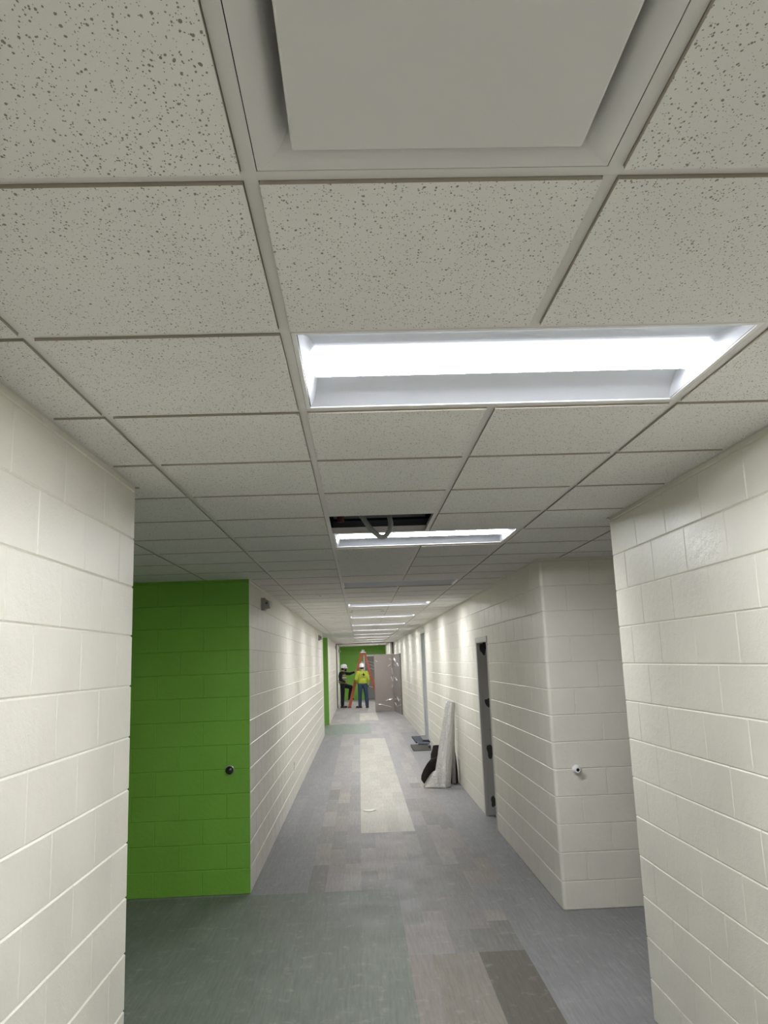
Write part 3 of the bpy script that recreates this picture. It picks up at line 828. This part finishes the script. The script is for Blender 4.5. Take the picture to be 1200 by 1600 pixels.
def hat(parent,c,R3,mtr,name='hard_hat'):
    c=Vector(c); mb=MB(); V=[];n=28
    prof=[(1.0,-.0),(1.0,.03),(.97,.06),(.88,.095),(.7,.125),(.4,.145),(.0,.152)]
    for r,z in prof:
        for j in range(n):
            A=2*math.pi*j/n; ridge=1+.02*(abs(math.cos(A))<.2)
            V.append(c+R3@Vector((.108*r*math.cos(A)*ridge,.132*r*math.sin(A)-.008,.035+z)))
    F=[(i*n+j,i*n+(j+1)%n,(i+1)*n+(j+1)%n,(i+1)*n+j) for i in range(len(prof)-1) for j in range(n)]
    mb.add(V,F)
    V=[]
    for rin in (0,1):
        for j in range(n):
            A=2*math.pi*j/n; s=math.sin(A); out=(1.0 if not rin else 1.13+.32*max(0,s)**2)
            V.append(c+R3@Vector((.108*out*math.cos(A)*(1 if s<0 or not rin else 1-.08*s),.132*out*s-.008,.037-(.012 if rin else 0)*(1+max(0,s)))))
    mb.add(V,[(j,(j+1)%n,n+(j+1)%n,n+j) for j in range(n)])
    o=mb.build(name,mtr,parent,smooth=True); s=o.modifiers.new('s','SOLIDIFY'); s.thickness=.004; s.offset=1
    return o
def ident(p): return Vector(p)
def person(name,label,loc,F3,J,cols,facing):
    """J joints given in metres relative to loc; F3: 3x3 facing rotation for ellipsoids"""
    root=thing('person',label,'person',loc); L=Vector(loc)
    g=lambda k: L+Vector(J[k])
    b=MB()
    pel,wa,ch,nk,hd=g('pel'),g('waist'),g('chest'),g('neck'),g('head')
    b.ell(pel,(.155,.11,.12),M=F3); b.ell(wa,(.14,.1,.14),M=F3); b.ell(ch,(.165,.11,.19),M=F3)
    b.cone(g('shl'),g('shr'),.055,.055); b.cone(ch+Vector((0,0,.1)),nk,.07,.056); b.cone(nk,hd-Vector((0,0,.04)),.056,.055)
    for s in 'lr':
        b.cone(ch+Vector((0,0,.09)),g('sh'+s),.06,.058)
        b.cone(g('sh'+s),g('el'+s),.05,.038); b.cone(g('el'+s),g('wr'+s),.038,.026)
        b.cone(pel,g('hip'+s),.09,.088); b.cone(g('hip'+s),g('kn'+s),.082,.054); b.cone(g('kn'+s),g('an'+s),.052,.036); b.cone(g('an'+s),g('to'+s)-Vector((0,0,-.0)),.036,.026)
        h=J['hand'+s]; hand(b,g('wr'+s),*h)
    head(b,None,hd,J['headrot'])
    body=voxel(b,'body',cols['skin'],.0065,root,2)
    # shirt
    t=MB()
    t.ell(pel+Vector((0,0,.06)),(.185,.14,.11),M=F3); t.ell(wa,(.185,.142,.17),M=F3); t.ell(ch,(.20,.145,.2),M=F3)
    t.cone(ch+Vector((0,0,.12)),nk-Vector((0,0,.02)),.085,.066)
    for s in 'lr':
        t.cone(ch+Vector((0,0,.08)),g('sh'+s),.085,.072)
        t.cone(g('sh'+s),g('el'+s),.078,.064)
        if cols.get('long',True): t.cone(g('el'+s),g('el'+s).lerp(g('wr'+s),.93),.064,.042)
    shirt=voxel(t,'shirt',cols['shirt'],.011,root,3)
    # trousers
    t=MB(); t.ell(pel+Vector((0,0,.0)),(.168,.122,.12),M=F3)
    for s in 'lr':
        t.cone(pel-Vector((0,0,.03)),g('hip'+s),.1,.1); t.cone(g('hip'+s),g('kn'+s),.105,.083); t.cone(g('kn'+s),g('an'+s)+Vector((0,0,.02)),.083,.072)
    voxel(t,'trousers',cols['trousers'],.011,root,3)
    for s in 'lr':
        t=MB(); a=g('an'+s); o=g('to'+s); d=(o-a); d.z=0; d.normalize(); base=o.z-.035
        t.cone(a+Vector((0,0,.04)),Vector((a.x,a.y,base+.05)),.05,.05)
        t.cone(Vector((a.x,a.y,base+.045))-d*.045,Vector((o.x,o.y,base+.042)),.045,.042)
        t.box(-.045,.045,-.085,(o-a).length+.02,0,.025,0,Matrix.Translation((a.x,a.y,base))@Matrix.Rotation(math.atan2(-d.x,d.y),4,'Z'))
        voxel(t,'boot',cols['boot'],.009,root,2)
    return root,shirt,body
M_JEAN=mat('blue denim',(.022,.045,.085),.85); M_DKP=mat('dark work trousers',(.006,.007,.011),.9)
M_HIV=mat('hi-vis yellow cloth',(.36,.42,.04),.75); M_BLK=mat('black cloth',(.004,.004,.005),.9)
M_VEST=mat('olive yellow vest mesh',(.2,.21,.06),.8); M_BOOT=mat('dark boot leather',(.02,.017,.015),.6)
M_HAT=mat('white hard hat',(.82,.83,.85),.22,coat=.5); M_SIL=mat('silver reflective tape',(.55,.55,.52),.4)
M_GLOVE=mat('dark glove',(.03,.03,.035),.8)
# worker seen from behind
F2=Matrix.Rotation(math.radians(-6),3,'Z')
J={'pel':(0,0,.97),'waist':(0,0,1.12),'chest':(0,0,1.30),'neck':(0,.0,1.50),'head':(-.005,.02,1.645),
 'shl':(-.175,0,1.435),'shr':(.18,0,1.43),'ell':(-.27,-.02,1.17),'elr':(.25,-.03,1.15),'wrl':(-.2,.15,1.0),'wrr':(.235,.06,.93),
 'hipl':(-.09,0,.92),'hipr':(.095,0,.92),'knl':(-.12,.01,.5),'knr':(.15,.01,.5),'anl':(-.13,-.02,.09),'anr':(.165,-.02,.09),'tol':(-.26,.06,.035),'tor':(.2,.14,.035),
 'handl':((.3,.35,-1),(1,0,0),(0,1,0),.55),'handr':((.0,.25,-1),(-1,0,0),(0,1,0),.5),'headrot':Matrix.Rotation(math.radians(8),3,'X')}
root,shirt,body=person('person','person in hi-vis yellow long-sleeved shirt, blue jeans and white hard hat, seen from behind',(.10,34.0,0),F2,J,
   dict(skin=M_SKIN2,shirt=M_HIV,trousers=M_JEAN,boot=M_BOOT),None)
hat(root,(.095,34.02,1.645),J['headrot'],M_HAT)
hc_=Vector((.095,34.02,1.645))
t=MB(); t.ell(hc_+Vector((0,-.022,-.012)),(.083,.09,.06),n=18); voxel(t,'hair',M_BLK,.008,root,1)
t=MB(); t.ell(hc_+Vector((0,-.0,-.002)),(.089,.108,.022),n=24); voxel(t,'hat_band',M_DARKFR,.008,root,1)
# back print, draped on the shirt
bvh=BVHTree.FromPolygons([shirt.data.vertices[i].co.copy() for i in range(len(shirt.data.vertices))],[tuple(p.vertices) for p in shirt.data.polygons])
def drape(poly,name):
    pts=[]; 
    cxp=sum(p[0] for p in poly)/len(poly); czp=sum(p[1] for p in poly)/len(poly)
    ring=[]
    for s in (1.0,.5):
        for x,z in poly: ring.append((cxp+(x-cxp)*s,czp+(z-czp)*s))
    ring.append((cxp,czp)); V=[];V2=[]
    for x,z in ring:
        hit=bvh.ray_cast(Vector((.10+x,33.0,z)),Vector((0,1,0)))[0]
        y=(hit.y if hit else 33.9)
        V.append((.10+x,y-.004,z)); V2.append((.10+x,y+.002,z))
    n=len(poly); F=[(i,(i+1)%n,n+(i+1)%n,n+i) for i in range(n)]+[(n+i,n+(i+1)%n,2*n) for i in range(n)]
    return V,F
mb=MB()
for poly in ([(.0,1.36),(.03,1.385),(.045,1.43),(.07,1.385),(.12,1.37),(.09,1.34),(.11,1.29),(.06,1.305),(.02,1.285),(.03,1.33)],
             [(-.06,1.345),(.0,1.35),(.0,1.335),(-.06,1.33)],[(-.04,1.275),(.11,1.27),(.11,1.258),(-.04,1.262)],[(.02,1.245),(.09,1.242),(.09,1.232),(.02,1.235)]):
    V,F=drape(poly,''); mb.add(V,F)
mb.build('back_print',M_DKP,shirt)
# gloves
for s,(wr,h) in {'l':(J['wrl'],J['handl']),'r':(J['wrr'],J['handr'])}.items():
    t=MB(); hand(t,Vector((.10,34.0,0))+Vector(wr),h[0],h[1],h[2],h[3],1.1); voxel(t,'glove',M_GLOVE,.006,root,1)
# worker with one foot on the ladder
F1=Matrix.Rotation(math.radians(-62),3,'Z')
P1=(-.72,34.6,0)
J={'pel':(-.01,0,.97),'waist':(-.03,0,1.12),'chest':(-.03,0,1.30),'neck':(.0,0,1.49),'head':(.055,.0,1.62),
 'shr':(-.085,-.165,1.42),'shl':(.03,.165,1.42),'elr':(-.1,-.23,1.16),'wrr':(.10,-.24,1.07),'ell':(.28,.14,1.39),'wrl':(.51,-.09,1.46),
 'hipr':(-.02,-.09,.92),'hipl':(.02,.09,.92),'knr':(-.03,-.1,.50),'anr':(-.045,-.1,.09),'tor':(.12,-.12,.035),
 'knl':(.33,.06,.84),'anl':(.27,.0,.41),'tol':(.40,.0,.347),
 'handr':((1,.1,-.15),(0,-.3,1),(0,-1,.1),.45),'handl':((1,-.1,.05),(0,1,0),(0,0,1),.8),'headrot':Matrix.Rotation(math.radians(-80),3,'Z')}
root,shirt,body=person('person','person in dark clothes, olive vest and white hard hat, one foot on the orange stepladder',P1,F1,J,
   dict(skin=M_SKIN,shirt=M_BLK,trousers=M_DKP,boot=M_BOOT),None)
L=Vector(P1); hp_=L+Vector(J['head'])
hat(root,hp_,J['headrot'],M_HAT)
t=MB(); t.ell(hp_+Vector((-.03,0,-.01)),(.085,.083,.07),n=18); voxel(t,'hair',M_BLK,.008,root,1)
t=MB(); t.ell(hp_+Vector((.055,0,-.06)),(.06,.062,.055),n=18); voxel(t,'beard',M_BLK,.007,root,1)
t=MB()
for k,rd in (('pel',(.196,.152,.10)),('waist',(.199,.156,.17)),('chest',(.214,.158,.18))):
    t.ell(L+Vector(J[k])+Vector((0,0,.07 if k=='pel' else -.01)),rd,M=F1)
vest=voxel(t,'vest',M_VEST,.011,root,3)
mb=MB()
def band(z,rx,ry,off):
    V=[]; n=36
    for dz in (-.022,.022):
        for j in range(n):
            A=2*math.pi*j/n; V.append(L+Vector(off)+F1@Vector((rx*math.cos(A),ry*math.sin(A),0))+Vector((0,0,z+dz)))
    mb.add(V,[(j,(j+1)%n,n+(j+1)%n,n+j) for j in range(n)])
band(1.10,.206,.164,(-.03,0,0)); band(1.24,.214,.166,(-.03,0,0))
mb.build('reflective_band',M_SIL,vest,smooth=True)
